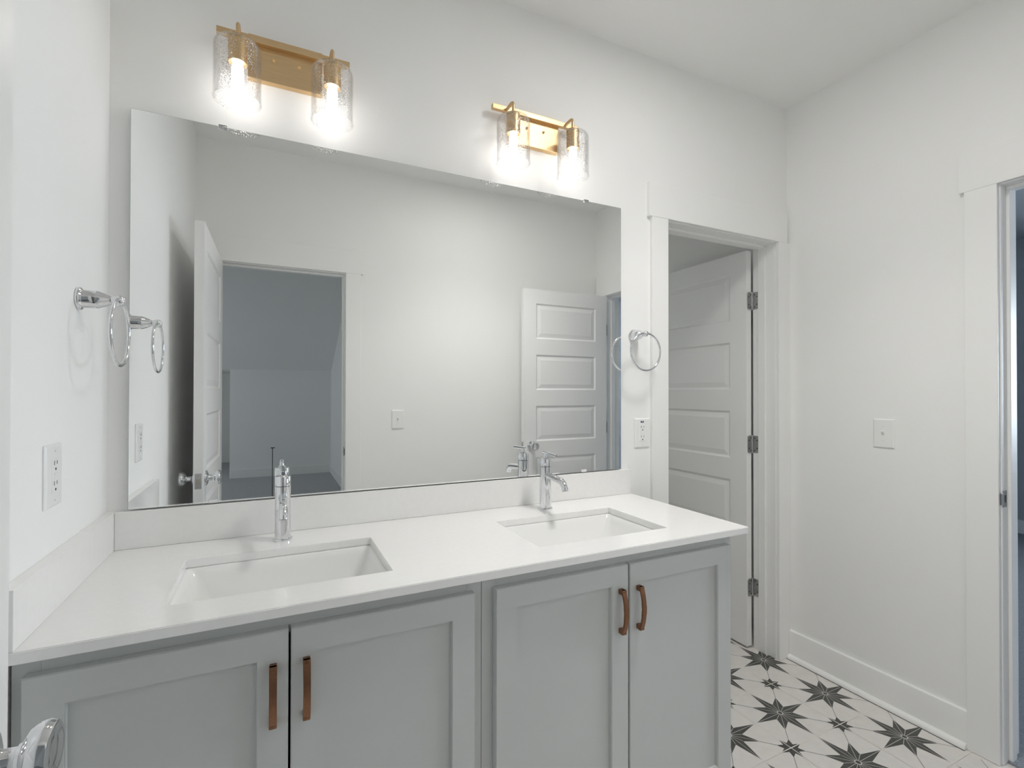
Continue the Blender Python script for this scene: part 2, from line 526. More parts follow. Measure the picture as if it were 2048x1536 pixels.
# ------------------------------------------------------------------ baseboards
def base_run(name, p, q, nrm, label):
    """baseboard plus shoe moulding along p->q (xy), nrm points into the room"""
    p, q, nrm = Vector((*p, 0)), Vector((*q, 0)), Vector((*nrm, 0))
    root = thing(name, label, 'baseboard', p, kind='structure')
    d = q - p
    prof = [(0, 0.002), (0.014, 0.002), (0.014, 0.131), (0.0125, 0.1355), (0.009, 0.137), (0, 0.137)]
    shoe = [(0.0142, 0.002)] + [(0.0142 + 0.019 * math.cos(a * PI / 12), 0.002 + 0.019 * math.sin(a * PI / 12)) for a in range(7)]
    for nm, pr in (('board', prof), ('shoe_moulding', shoe)):
        bm = B()
        a = [bm.verts.new(nrm * u + Vector((0, 0, z))) for u, z in pr]
        b = [bm.verts.new(d + nrm * u + Vector((0, 0, z))) for u, z in pr]
        bm.faces.new(a); bm.faces.new(b[::-1])
        for i in range(len(pr)):
            bm.faces.new((a[i], b[i], b[(i + 1) % len(pr)], a[(i + 1) % len(pr)]))
        obj(nm, bm, M_trim, root, smooth=True, angle=30)
    bm = B()
    lo = nrm * 0.0; hi = d + nrm * 0.0352
    box(bm, (lo.x, lo.y, 0.0004), (hi.x, hi.y, 0.0019))  # thin dark strip along the floor under the board
    obj('floor_joint', bm, M_joint, root)
    return root
base_run('baseboard_right', (W, -CT - 0.001), (W, D2Y0 + 0.092), (-1, 0), 'white baseboard with rounded shoe moulding under the light switch')
base_run('baseboard_rear', (0.892, -R), (W - 0.02, -R), (0, 1), 'white baseboard under the wall seen in the mirror')
base_run('baseboard_left', (XL, -CD), (XL, -R + 0.02), (1, 0), 'white baseboard left of the vanity')

# ------------------------------------------------------------------ door trims (casings + jambs)
def opening_trim(name, label, width, wall_t, M, cas_l, cas_r, hdr_l, hdr_r, stop_y, strike=None, strike_side=1, hinge_gap=None):
    """local: x across the opening 0..width, y into the wall (0 = room face, room at -y), z up"""
    root = thing(name, label, 'door trim', kind='structure')
    root.matrix_world = M
    rv = 0.004
    zi = Z_OP
    bm = B(); box(bm, (-cas_l, -CT, 0.001), (0, 0, zi), 0.0012, 1); obj('side_casing', bm, M_trim, root)
    bm = B(); box(bm, (width, -CT, 0.001), (width + cas_r, 0, zi), 0.0012, 1); obj('side_casing', bm, M_trim, root)
    bm = B(); box(bm, (-hdr_l, -CT - 0.001, zi), (width + hdr_r, 0, HDR[1]), 0.0012, 1); obj('head_casing', bm, M_trim, root)
    bm = B()
    box(bm, (rv - JT, 0.0002, 0.001), (rv, wall_t - 0.0002, zi - rv + JT), 0.0008, 1)
    box(bm, (width - rv, 0.0002, 0.001), (width - rv + JT, wall_t - 0.0002, zi - rv + JT), 0.0008, 1)
    box(bm, (rv, 0.0002, zi - rv), (width - rv, wall_t - 0.0002, zi - rv + JT), 0.0008, 1)
    obj('jamb', bm, M_trim, root)
    bm = B()
    s0, s1 = stop_y
    st = 0.011
    box(bm, (rv, s0, 0.001), (rv + st, s1, zi - rv - st), 0.002, 2)
    box(bm, (width - rv - st, s0, 0.001), (width - rv, s1, zi - rv - st), 0.002, 2)
    box(bm, (rv, s0, zi - rv - st), (width - rv, s1, zi - rv), 0.002, 2)
    obj('door_stop', bm, M_trim, root)
    if strike is not None:
        y0, y1 = strike
        bm = B()
        sx = rv if strike_side < 0 else width - rv
        d = 1 if strike_side < 0 else -1
        zc = 0.938
        box(bm, (sx, y0, zc - 0.029), (sx + d * 0.0012, y1, zc + 0.029), 0.0004, 1, 0)
        box(bm, (sx - d * 0.0025, y0 - 0.013, zc - 0.021), (sx + d * 0.001, y0 + 0.001, zc + 0.021), 0.0012, 2, 0)
        box(bm, (sx + d * 0.0011, y0 + 0.010, zc - 0.013), (sx + d * 0.0014, y1 - 0.006, zc + 0.013), 0, 1, 1)
        obj('strike_plate', bm, [M_strike, M_slot], root)
    return root
W1 = D1X1 - D1X0
opening_trim('trim_1', 'white flat casing around the toilet room doorway, far right of the mirror', W1, WT, Matrix.Translation((D1X0, 0, 0)) @ Matrix.Diagonal((1, 1, 1, 1)), 0.088, W - D1X1 - 0.0005, 0.1045, 0.063, (0.050, 0.089))
# trim_1: room side is -y, wall depth runs +y (local = world)
W2 = D2Y0 - D2Y1
# right wall: local x runs toward -y starting at D2Y0, local y runs +x
M2 = Matrix(((0, 1, 0, W), (-1, 0, 0, D2Y0), (0, 0, 1, 0), (0, 0, 0, 1)))
opening_trim('trim_2', 'white flat casing of the doorway at the right edge', W2, 0.12, M2, 0.092, 0.092, 0.108, 0.108, (0.039, 0.073), (0.004, 0.032), -1)
# rear wall: room at +y; local x runs toward -x from D3X1, local y runs -y
W3 = D3X1 - D3X0
M3 = Matrix(((-1, 0, 0, D3X1), (0, -1, 0, -R), (0, 0, 1, 0), (0, 0, 0, 1)))
opening_trim('trim_3', 'white flat casing of the doorway seen in the mirror', W3, 0.12, M3, 0.092, 0.080, 0.110, 0.080, (0.039, 0.073), (0.004, 0.032), -1)

# ------------------------------------------------------------------ five panel doors
def leaf_bm(w, t, h, z0):
    bm = B()
    stile = 0.100
    ph, pitch, top = 0.250, 0.3635, 0.102
    zs = []
    for k in range(5):
        zt = h - top - k * pitch
        zs.append((zt - ph, zt))
    zs = zs[::-1]
    xs = [0, stile, w - stile, w]
    zc = [0]
    for a, b in zs: zc += [a, b]
    zc.append(h)
    for yy, sgn in ((0, 1), (t, -1)):
        def P3(x, z, d): return (x, yy + sgn * d, z0 + z)
        for i in range(len(zc) - 1):
            for j in range(3):
                x0, x1, a, b = xs[j], xs[j + 1], zc[i], zc[i + 1]
                if j == 1 and i % 2 == 1:
                    rings = []
                    for ins, d in ((0, 0), (0.004, 0.0035), (0.010, 0.0075), (0.014, 0.0075), (0.036, 0.0030), (0.039, 0.0022)):
                        rings.append([bm.verts.new(P3(*c, d)) for c in ((x0 + ins, a + ins), (x1 - ins, a + ins), (x1 - ins, b - ins), (x0 + ins, b - ins))])
                    for r0, r1 in zip(rings[:-1], rings[1:]):
                        for k in range(4):
                            bm.faces.new((r0[k], r0[(k + 1) % 4], r1[(k + 1) % 4], r1[k]))
                    bm.faces.new(rings[-1])
                else:
                    bm.faces.new([bm.verts.new(P3(*c, 0)) for c in ((x0, a), (x1, a), (x1, b), (x0, b))])
    for (x0, z0_, x1, z1_) in ((0, 0, 0, h), (w, 0, w, h), (0, 0, w, 0), (0, h, w, h)):
        quad(bm, ((x0, 0, z0 + z0_), (x1, 0, z0 + z1_), (x1, t, z0 + z1_), (x0, t, z0 + z0_)))
    bmesh.ops.remove_doubles(bm, verts=bm.verts[:], dist=1e-5)
    return bm

def knob_bm(bm, p, axis):
    lathe(bm, [(0, 0.033), (0.003, 0.0335), (0.007, 0.0315), (0.011, 0.022), (0.013, 0.0145), (0.0155, 0.0125), (0.029, 0.0118), (0.0305, 0.0145), (0.0335, 0.0150), (0.0345, 0.0175),
               (0.039, 0.0260), (0.046, 0.0305), (0.053, 0.0310), (0.0585, 0.0285), (0.0605, 0.0240), (0.0600, 0.0200), (0.0575, 0.0160), (0.0580, 0.0060), (0.0582, 0)], p, axis, 48)
    return bm

def hinge_bm(bm, pin, plate_dirs, zc, r=0.0058):
    """pin xy; plate_dirs: two (dx, dy, ndx, ndy) directions of the two leaves"""
    h = 0.0445
    nseg = 5
    for k in range(nseg):
        a, b = zc - h + k * 2 * h / nseg + 0.0006, zc - h + (k + 1) * 2 * h / nseg - 0.0006
        lathe(bm, [(0, r), (b - a, r)], (pin[0], pin[1], a), (0, 0, 1), 20)
    lathe(bm, [(0, 0.0035), (2 * h + 0.004, 0.0035)], (pin[0], pin[1], zc - h - 0.002), (0, 0, 1), 16)
    for d, n in plate_dirs:
        d, n = Vector((*d, 0)), Vector((*n, 0))
        wdt, rad = 0.034, 0.010
        poly = [(0.003, -h), (wdt - rad, -h)]
        poly += [(wdt - rad + rad * math.sin(a * PI / 12), -h + rad - rad * math.cos(a * PI / 12)) for a in range(1, 7)]
        poly += [(wdt - rad + rad * math.cos(a * PI / 12), h - rad + rad * math.sin(a * PI / 12)) for a in range(0, 7)]
        poly += [(0.003, h)]
        base = Vector((pin[0], pin[1], zc))
        A = [bm.verts.new(base + d * u + n * 0.0 + Vector((0, 0, z))) for u, z in poly]
        C = [bm.verts.new(base + d * u + n * 0.0016 + Vector((0, 0, z))) for u, z in poly]
        bm.faces.new(A); bm.faces.new(C[::-1])
        for i in range(len(poly)):
            bm.faces.new((A[i], C[i], C[(i + 1) % len(poly)], A[(i + 1) % len(poly)]))
        for u, z in ((0.012, 0.032), (0.025, 0.020), (0.025, -0.020), (0.012, -0.032)):
            lathe(bm, [(0, 0.0034), (0.0004, 0.0032)], base + d * u + n * 0.0016 + Vector((0, 0, z)), n, 10, mi=1)
    return bm

def make_door(name, label, corner, dirx, diry, w, t, knobs=True, latch=True, pin=None, plates=None):
    """corner: hinge side bottom corner of the leaf; dirx along the width, diry through the thickness (world xy)"""
    root = thing(name, label, 'door', (corner[0], corner[1], 0), kind='structure')
    T = Matrix(((dirx[0], diry[0], 0, 0), (dirx[1], diry[1], 0, 0), (0, 0, 1, 0), (0, 0, 0, 1)))
    obj('leaf', leaf_bm(w, t, 2.033, 0.012), M_door, root, M=T)
    if knobs:
        for yy, s in ((0, -1), (t, 1)):
            bm = B(); knob_bm(bm, (w - 0.062, yy, 0.936), (0, s, 0))
            tag(obj('door_knob', bm, M_chrome, root, smooth=True, angle=40, M=T), 'round chrome door knob')
    if latch:
        bm = B(); box(bm, (w - 0.0002, t / 2 - 0.0125, 0.932 - 0.033), (w + 0.001, t / 2 + 0.0125, 0.932 + 0.033), 0.0005, 1)
        for z in (-0.024, 0.024):
            lathe(bm, [(0, 0.004), (0.0005, 0.0035)], (w + 0.001, t / 2, 0.932 + z), (1, 0, 0), 12, mi=1)
        box(bm, (w + 0.001, t / 2 - 0.007, 0.932 - 0.012), (w + 0.0022, t / 2 + 0.007, 0.932 + 0.012), 0.0006, 1, 1)
        tag(obj('latch_plate', bm, [M_nickel, mat('latch_bolt', (0.5, 0.45, 0.38), 0.3, 1.0, cvar=0.05)], root, M=T), 'small metal latch plate on the door edge')
    for zc in (1.787, 1.047, 0.312):
        bm = B(); hinge_bm(bm, (pin[0] - corner[0], pin[1] - corner[1]), plates, zc)
        tag(obj('hinge', bm, [M_nickel, M_slot], root, smooth=True, angle=30), 'satin metal butt hinge')
    return root
# toilet room door: swings into the toilet room, hinged on the right jamb
make_door('door_1', 'white five panel door standing open inside the toilet room doorway', (2.583, 0.130), (0, 1), (1, 0), 0.705, 0.035,
          pin=(2.6225, 0.1275), plates=[((-1, 0), (0, -1)), ((0, -1), (-1, 0))][:1])
# jamb side leaves of the same hinges
for o in [o for o in bpy.data.objects if o.name.startswith('door_1')]:
    for zc in (1.787, 1.047, 0.312):
        bm = B(); hinge_bm(bm, (2.6272 - 2.583, 0.1265 - 0.130), [((0, -1), (-1, 0))], zc, r=0.004)
        tag(obj('hinge_leaf', bm, [M_nickel, M_slot], o, smooth=True, angle=30), 'hinge leaf screwed to the jamb')
# right hand door: hinged at the far jamb, folded back along the rear wall
make_door('door_2', 'white five panel door opened against the rear wall, seen in the mirror', (2.682, -1.463), (-1, 0), (0, -1), 0.711, 0.035,
          pin=(2.6895, -1.4995), plates=[((0, 1), (-1, 0))])
# rear door: hinged at the left jamb, folded back beside the left wall
make_door('door_3', 'white five panel door opened along the left wall, its chrome knob nearest the camera', (0.0930, -1.607), (-0.0116, 0.99993), (0.99993, 0.0116), 0.735, 0.0370,
          pin=(0.0845, -1.6255), plates=[((1, 0), (0, 1))])

# ------------------------------------------------------------------ vanity cabinets
YF = -0.525        # face frame front
YD = -0.545        # door front
def pull_bm():
    """arched flat pull, local: mounts on y=0, projects to -y, runs along z"""
    bm = B()
    n = 24
    L, w = 0.118, 0.0135
    prof = []
    for k in range(n + 1):
        s = -1 + 2 * k / n
        out = -0.0155 - 0.0125 * (1 - abs(s) ** 2.2)
        prof.append((s * L / 2, out))
    ring = []
    for z, o in prof:
        s = abs(z) / (L / 2)
        th = 0.0052 + 0.001 * s
        ww = w * (1 + 0.06 * s)
        ring.append([bm.verts.new((sx * ww / 2, yy, z)) for sx, yy in ((-1, o), (1, o), (1, o + th), (-1, o + th))])
    for a, b in zip(ring[:-1], ring[1:]):
        for k in range(4):
            bm.faces.new((a[k], a[(k + 1) % 4], b[(k + 1) % 4], b[k]))
    bm.faces.new(ring[0]); bm.faces.new(ring[-1])
    bmesh.ops.bevel(bm, geom=[e for e in bm.edges if abs(e.verts[0].co.z - e.verts[1].co.z) > 1e-4], offset=0.0009, segments=2, affect='EDGES')
    for s in (-1, 1):
        box(bm, (-w / 2, -0.0185, s * (L / 2 - 0.013)), (w / 2, -0.0002, s * L / 2), 0.0009, 2)
    return bm

def cab_door(parent, x0, x1, hand, zt=0.846, zb=0.125):
    fw, rail = 0.0567, 0.0545
    bm = B()
    t = 0.0193
    # frame ring, front at YD
    o4 = [(x0, zb), (x1, zb), (x1, zt), (x0, zt)]
    i4 = [(x0 + fw, zb + rail + 0.004), (x1 - fw, zb + rail + 0.004), (x1 - fw, zt - rail), (x0 + fw, zt - rail)]
    fo = [bm.verts.new((x, YD, z)) for x, z in o4]; fi = [bm.verts.new((x, YD, z)) for x, z in i4]
    bo = [bm.verts.new((x, YD + t, z)) for x, z in o4]; bi = [bm.verts.new((x, YD + t, z)) for x, z in i4]
    for k in range(4):
        k2 = (k + 1) % 4
        bm.faces.new((fo[k], fo[k2], fi[k2], fi[k])); bm.faces.new((bo[k], bi[k], bi[k2], bo[k2]))
        bm.faces.new((fo[k], bo[k], bo[k2], fo[k2])); bm.faces.new((fi[k], fi[k2], bi[k2], bi[k]))
    edges = [e for e in bm.edges if all(abs(v.co.y - YD) < 1e-6 for v in e.verts) and (all(v in fo for v in e.verts) or all(v in fi for v in e.verts))]
    bmesh.ops.bevel(bm, geom=edges, offset=0.0016, segments=2, affect='EDGES')
    d = obj('door', bm, M_cab, parent)
    bm = B(); box(bm, (x0 + fw - 0.004, YD + 0.011, zb + rail), (x1 - fw + 0.004, YD + 0.0170, zt - rail + 0.004))
    obj('door_panel', bm, M_cab, d)
    hx = x1 - 0.0275 if hand == 'r' else x0 + 0.0285
    bm = pull_bm()
    tag(obj('handle', bm, M_copper, d, smooth=True, angle=30, M=Matrix.Translation((hx, YD, 0.7255))), 'arched brushed copper pull')
    return d

def cabinet(name, label, x0, x1, doors, grp):
    root = thing(name, label, 'cabinet', (0, 0, 0), group=grp)
    bm = B()
    t = 0.016
    zt = ZC - 0.0207
    box(bm, (x0, YF + 0.019, 0.001), (x0 + t, -0.004, zt)); box(bm, (x1 - t, YF + 0.019, 0.001), (x1, -0.004, zt))
    box(bm, (x0 + t, YF + 0.02, 0.115), (x1 - t, -0.012, 0.131)); box(bm, (x0 + t, -0.012, 0.115), (x1 - t, -0.004, zt))
    obj('carcass', bm, M_cab, root)
    bm = B()
    zb = 0.105
    box(bm, (x0, YF, zb), (x0 + 0.038, YF + 0.019, zt), 0.0008, 1); box(bm, (x1 - 0.038, YF, zb), (x1, YF + 0.019, zt), 0.0008, 1)
    box(bm, (x0 + 0.038, YF, zt - 0.05), (x1 - 0.038, YF + 0.019, zt), 0, 1); box(bm, (x0 + 0.038, YF, zb), (x1 - 0.038, YF + 0.019, zb + 0.035), 0, 1)
    obj('face_frame', bm, M_cab, root)
    bm = B(); box(bm, (x0 + t, YF + 0.075, 0.001), (x1 - t, YF + 0.09, 0.115))
    obj('toe_kick', bm, M_cab, root)
    for d in doors:
        cab_door(root, *d)
    return root
cabinet('vanity_cabinet', 'grey green two door vanity cabinet under the left sink', 0.001, 0.8385, [(0.0195, 0.4178, 'r'), (0.4222, 0.8150, 'l')], 'vanity cabinets')
cabinet('vanity_cabinet', 'grey green two door vanity cabinet under the right sink', 0.8395, 1.6815, [(0.8685, 1.2645, 'r'), (1.2690, 1.6610, 'l')], 'vanity cabinets')

# ------------------------------------------------------------------ countertop with splashes
SINKS = [(0.1983, 0.6389), (1.0316, 1.4751)]
SY0, SY1 = -0.1813, -0.4671
ct = thing('vanity_countertop', 'long white quartz countertop with two sink cutouts and splash boards', 'countertop', (0, 0, ZC))
bm = B()
xs = [XL + 0.0005, SINKS[0][0], SINKS[0][1], SINKS[1][0], SINKS[1][1], CW]
ys = [-CD, SY1, SY0, -0.0005]
TH = 0.0205
verts = {}
def gv(i, j, k):
    key = (i, j, k)
    if key not in verts:
        verts[key] = bm.verts.new((xs[i], ys[j], -TH * k))
    return verts[key]
def solid(i, j):
    return 0 <= i < 5 and 0 <= j < 3 and not (j == 1 and i in (1, 3))
for i in range(5):
    for j in range(3):
        if not solid(i, j): continue
        bm.faces.new((gv(i, j, 0), gv(i + 1, j, 0), gv(i + 1, j + 1, 0), gv(i, j + 1, 0)))
        bm.faces.new((gv(i, j, 1), gv(i, j + 1, 1), gv(i + 1, j + 1, 1), gv(i + 1, j, 1)))
        for (ni, nj, a, b) in ((i, j - 1, (i, j), (i + 1, j)), (i, j + 1, (i + 1, j + 1), (i, j + 1)), (i - 1, j, (i, j + 1), (i, j)), (i + 1, j, (i + 1, j), (i + 1, j + 1))):
            if not solid(ni, nj):
                bm.faces.new((gv(*a, 0), gv(*a, 1), gv(*b, 1), gv(*b, 0)))
bmesh.ops.recalc_face_normals(bm, faces=bm.faces[:])
es = []
for e in bm.edges:
    if len(e.link_faces) == 2 and e.calc_face_angle() > 0.5:
        es.append(e)
bmesh.ops.bevel(bm, geom=es, offset=0.0016, segments=2, affect='EDGES')
obj('slab', bm, M_quartz, ct, smooth=True, angle=40)
bm = B(); box(bm, (XL + 0.0215, -0.0199, 0.0003), (CW, -0.0005, 0.0989), 0.0012, 2)
obj('backsplash', bm, M_quartz, ct)
bm = B(); box(bm, (XL + 0.0005, -CD + 0.001, 0.0003), (XL + 0.0212, -0.0005, 0.0989), 0.0012, 2)
obj('side_splash', bm, M_quartz, ct)

# ------------------------------------------------------------------ sinks
def rrect(x0, x1, y0, y1, r, n=6):
    pts = []
    for cx, cy, a0 in ((x1 - r, y1 - r, 0), (x0 + r, y1 - r, PI / 2), (x0 + r, y0 + r, PI), (x1 - r, y0 + r, 1.5 * PI)):
        pts += [(cx + r * math.cos(a0 + k * PI / 2 / n), cy + r * math.sin(a0 + k * PI / 2 / n)) for k in range(n + 1)]
    return pts
def sink(x0, x1, label):
    cx, cy = (x0 + x1) / 2, (SY0 + SY1) / 2
    hx, hy = (x1 - x0) / 2, (SY0 - SY1) / 2
    root = thing('undermount_sink', label, 'sink', (cx, cy, ZC - TH - 0.138), group='undermount sinks')
    top = 0.1372
    bm = B()
    rings = []
    prof = [(-0.022, 0.0, 0.02), (-0.022, 0.010, 0.02), (0.003, 0.0105, 0.014), (0.0055, 0.014, 0.02)]
    rings_in = [(0.0, 0.0, 0.010), (0.004, 0.004, 0.014), (0.010, 0.020, 0.022), (0.032, 0.090, 0.040), (0.042, 0.110, 0.050), (0.058, 0.124, 0.055), (0.085, 0.130, 0.05), (0.115, 0.133, 0.025)]
    rings_out = [(-0.024, 0.0, 0.02), (-0.024, 0.009, 0.02), (-0.006, 0.012, 0.03), (0.020, 0.092, 0.05), (0.050, 0.134, 0.06), (0.110, 0.1375, 0.03)]
    def ring(ins, d, r):
        return [bm.verts.new((x, y, top - d)) for x, y in rrect(-hx + ins, hx - ins, -hy + ins, hy - ins, r)]
    RI = [ring(*q) for q in rings_in]
    RO_ = [ring(*q) for q in rings_out]
    def link(a, b):
        n = len(a)
        for k in range(n):
            bm.faces.new((a[k], a[(k + 1) % n], b[(k + 1) % n], b[k]))
    for a, b in zip(RI[:-1], RI[1:]): link(a, b)
    for a, b in zip(RO_[:-1], RO_[1:]): link(a, b)
    link(RO_[0], RI[0])
    bm.faces.new(RI[-1]); bm.faces.new(RO_[-1])
    obj('basin', bm, M_ceramic, root, smooth=True, angle=40)
    bm = B(); lathe(bm, [(0, 0.026), (0.003, 0.0265), (0.0042, 0.024), (0.0044, 0.019), (0.0025, 0.0185), (0.0025, 0.012), (0.007, 0.0115), (0.008, 0.008), (0.008, 0)], (0, 0.0, top - 0.1329), (0, 0, 1), 36)
    obj('drain', bm, M_chrome, root, smooth=True, angle=30)
    return root
sink(*SINKS[0], 'white rectangular undermount sink at the left of the countertop')
sink(*SINKS[1], 'white rectangular undermount sink at the right of the countertop')

# ------------------------------------------------------------------ faucets
def faucet(label, loc):
    root = thing('faucet', label, 'faucet', loc, group='bathroom faucets')
    bm = B(); lathe(bm, [(0.0002, 0.0248), (0.004, 0.0252), (0.0065, 0.0235), (0.007, 0.0206)], (0, 0, 0), (0, 0, 1), 48)
    obj('base_flange', bm, M_chrome, root, smooth=True, angle=30)
    bm = B(); lathe(bm, [(0.006, 0.0203), (0.1500, 0.0203), (0.1505, 0.0198), (0.1508, 0.017)], (0, 0, 0), (0, 0, 1), 56)
    obj('body', bm, M_chrome, root, smooth=True, angle=30)
    bm = B(); lathe(bm, [(0.1515, 0.017), (0.1518, 0.0198), (0.1523, 0.0203), (0.1765, 0.0203), (0.1788, 0.0190), (0.1805, 0.012), (0.183, 0.0075), (0.187, 0.0062), (0.196, 0.0062)], (0, 0, 0), (0, 0, 1), 56)
    obj('handle_cap', bm, M_chrome, root, smooth=True, angle=30)
    bm = B(); d = Vector((0, -1, -0.045)).normalized(); s = Vector((0, 0.014, 0.1995))
    lathe(bm, [(0, 0.0035), (0.001, 0.0055), (0.086, 0.0055), (0.0868, 0.005), (0.0868, 0.0036), (0.0855, 0.0034), (0.0855, 0.0)], s, d, 28)
    obj('lever', bm, M_chrome, root, smooth=True, angle=30)
    bm = B()
    pts = [Vector((0, -0.012, 0.123))]
    pts += [Vector((0, -0.03 - 0.072 * k / 8, 0.1215 - 0.0065 * k / 8)) for k in range(9)]
    # bend downwards
    c = pts[-1]
    dirv = (pts[-1] - pts[-2]).normalized()
    a = math.atan2(dirv.z, dirv.y)          # heading
    for k in range(10):
        a += math.radians(6.9)
        c = c + Vector((0, math.cos(a), math.sin(a))) * 0.0042
        pts.append(c)
    tube(bm, pts, [0.0115] * 2 + [0.0108] * (len(pts) - 2), 28)
    obj('spout', bm, M_chrome, root, smooth=True, angle=40)
    bm = B(); e = pts[-1]; ed = (pts[-1] - pts[-2]).normalized()
    lathe(bm, [(0, 0.0104), (0.002, 0.0100), (0.002, 0.0085), (0.0002, 0.008)], e, ed, 24)
    obj('aerator', bm, M_nickel, root, smooth=True, angle=30)
    return root
f1 = faucet('chrome single lever faucet behind the left sink', (0.4140, -0.100, ZC))
f2 = copy_tree(f1); f2.location = (1.2600, -0.100, ZC); tag(f2, 'chrome single lever faucet behind the right sink')

# ------------------------------------------------------------------ mirror
MX0, MX1, MZ0, MZ1 = 0.0452, 1.6639, 1.0036, 2.0652
mir = thing('wall_mirror', 'large frameless rectangular wall mirror above the backsplash', 'mirror', (0, -0.0075, MZ0))
bm = B()
box(bm, (MX0, -0.0065, 0), (MX1, 0, MZ1 - MZ0), 0.0008, 1)
for f in bm.faces:
    f.material_index = 0 if f.normal.y < -0.5 or f.normal.y > 0.5 else 1
for f in bm.faces:
    f.normal_update(); f.material_index = 0 if abs(f.normal.y) > 0.9 else 1
obj('glass', bm, [M_mirror, M_medge], mir)
def clip_bm(x, z, up):
    bm = B(); s = 1 if up else -1
    box(bm, (x - 0.011, -0.0095, z - s * 0.009), (x + 0.011, -0.0068, z + s * 0.004), 0.001, 2)
    box(bm, (x - 0.011, -0.0095, z + s * 0.0008), (x + 0.011, 0.0072, z + s * 0.004), 0.0008, 1)
    return bm
for x in (0.2565, 1.4925):
    tag(obj('top_clip', clip_bm(x, MZ1 - MZ0, True), M_chrome, mir), 'small chrome mirror clip')
for x in (0.2385, 1.4820):
    tag(obj('bottom_clip', box(B(), (x - 0.012, -0.0095, -0.0005), (x + 0.012, -0.0068, 0.010), 0.002, 2), M_clear, mir), 'small clear plastic mirror clip')

# ------------------------------------------------------------------ vanity lights
def vanity_light(label, xc):
    z0 = 2.1085
    root = thing('vanity_light', label, 'wall light', (xc, 0, z0), group='vanity lights')
    y = -0.0879
    bm = B(); box(bm, (-0.1005, -0.022, 0.1120), (0.1005, -0.0003, 0.2390), 0.0015, 2)
    obj('backplate', bm, M_brass, root)
    for sx in (-0.035, 0.035):
        bm = B(); lathe(bm, [(0, 0.0045), (0.002, 0.0045), (0.003, 0.003), (0.007, 0.0028), (0.009, 0.0015), (0.009, 0)], (sx, -0.022, 0.1765), (0, -1, 0), 20)
        obj('finial', bm, M_brass, root, smooth=True, angle=30)
    bm = B(); box(bm, (-0.1785, -0.038, 0.2085), (0.1785, -0.0222, 0.2260), 0.001, 2)
    obj('crossbar', bm, M_brass, root)
    for sx in (-0.1225, 0.1225):
        zt = 0.2190
        bm = B()
        pts = [Vector((sx, -0.037, 0.2165)), Vector((sx, -0.055, 0.2185))]
        pts += arc((sx, y + 0.016, zt - 0.016), 0.016, PI / 2, PI, 8, (0, 1, 0), (0, 0, 1))
        pts += [Vector((sx, y, 0.1745))]
        tube(bm, pts, 0.0052, 18)
        obj('arm', bm, M_brass, root, smooth=True, angle=40)
        bm = B(); lathe(bm, [(0.1035, 0.017), (0.1035, 0.0225), (0.1045, 0.0238), (0.167, 0.0238), (0.1725, 0.0225), (0.175, 0.019), (0.176, 0.009), (0.176, 0.0)], (sx, y, 0), (0, 0, 1), 44)
        obj('socket', bm, M_brass, root, smooth=True, angle=30)
        bm = B()
        lathe(bm, [(0.0, 0.0592), (0.0015, 0.0597), (0.003, 0.0592), (0.0045, 0.0583), (0.139, 0.0583), (0.1485, 0.0570), (0.1555, 0.0530), (0.1595, 0.0470), (0.1615, 0.0390), (0.1625, 0.0245),
                   (0.1603, 0.0243), (0.1593, 0.0385), (0.1575, 0.0455), (0.1540, 0.0512), (0.1478, 0.0548), (0.139, 0.0558), (0.0045, 0.0558), (0.0015, 0.0565), (0.0, 0.0570)], (sx, y, 0), (0, 0, 1), 64, closed=True)
        tag(obj('glass_shade', bm, M_glass, root, smooth=True, angle=50), 'clear seeded glass cylinder shade')
        bm = B(); lathe(bm, [(0.1033, 0.0085), (0.099, 0.0125), (0.090, 0.0148), (0.030, 0.0148), (0.022, 0.0135), (0.017, 0.009), (0.0155, 0)], (sx, y, 0), (0, 0, 1), 28)
        tag(obj('bulb', bm, M_bulb, root, smooth=True, angle=40), 'glowing tubular bulb')
    return root
l1 = vanity_light('brass two lamp vanity light above the left sink', 0.4195)
l2 = copy_tree(l1); l2.location.x = 1.2600; tag(l2, 'brass two lamp vanity light above the right sink')

# ------------------------------------------------------------------ towel rings (local: wall at y=0, room at -y)
def towel_ring(label, loc, rz):
    root = thing('towel_ring', label, 'towel ring', loc, rz, group='towel rings')
    bm = B()
    lathe(bm, [(0.0003, 0.0245), (0.003, 0.0258), (0.007, 0.0245), (0.0095, 0.0212), (0.011, 0.0203), (0.034, 0.0198), (0.037, 0.0190), (0.048, 0.0145), (0.057, 0.0100), (0.061, 0.0088), (0.065, 0.0095),
               (0.0700, 0.0116), (0.0755, 0.0122), (0.081, 0.0105), (0.085, 0.0065), (0.0865, 0)], (0, 0, 0), (0, -1, 0), 48)
    obj('post', bm, M_chrome, root, smooth=True, angle=50)
    bm = B()
    r = 0.075
    tube(bm, [Vector((r * math.sin(2 * PI * k / 72), -0.0755, -0.0725 + r * math.cos(2 * PI * k / 72))) for k in range(72)], 0.0039, 16, closed=True)
    obj('ring', bm, M_chrome, root, smooth=True, angle=60)
    return root
t1 = towel_ring('chrome towel ring on the left side wall', (XL, -0.219, 1.5215), PI / 2)
t2 = copy_tree(t1); t2.location = (1.7385, 0, 1.550); t2.rotation_euler = (0, 0, 0); tag(t2, 'chrome towel ring between mirror and door casing')

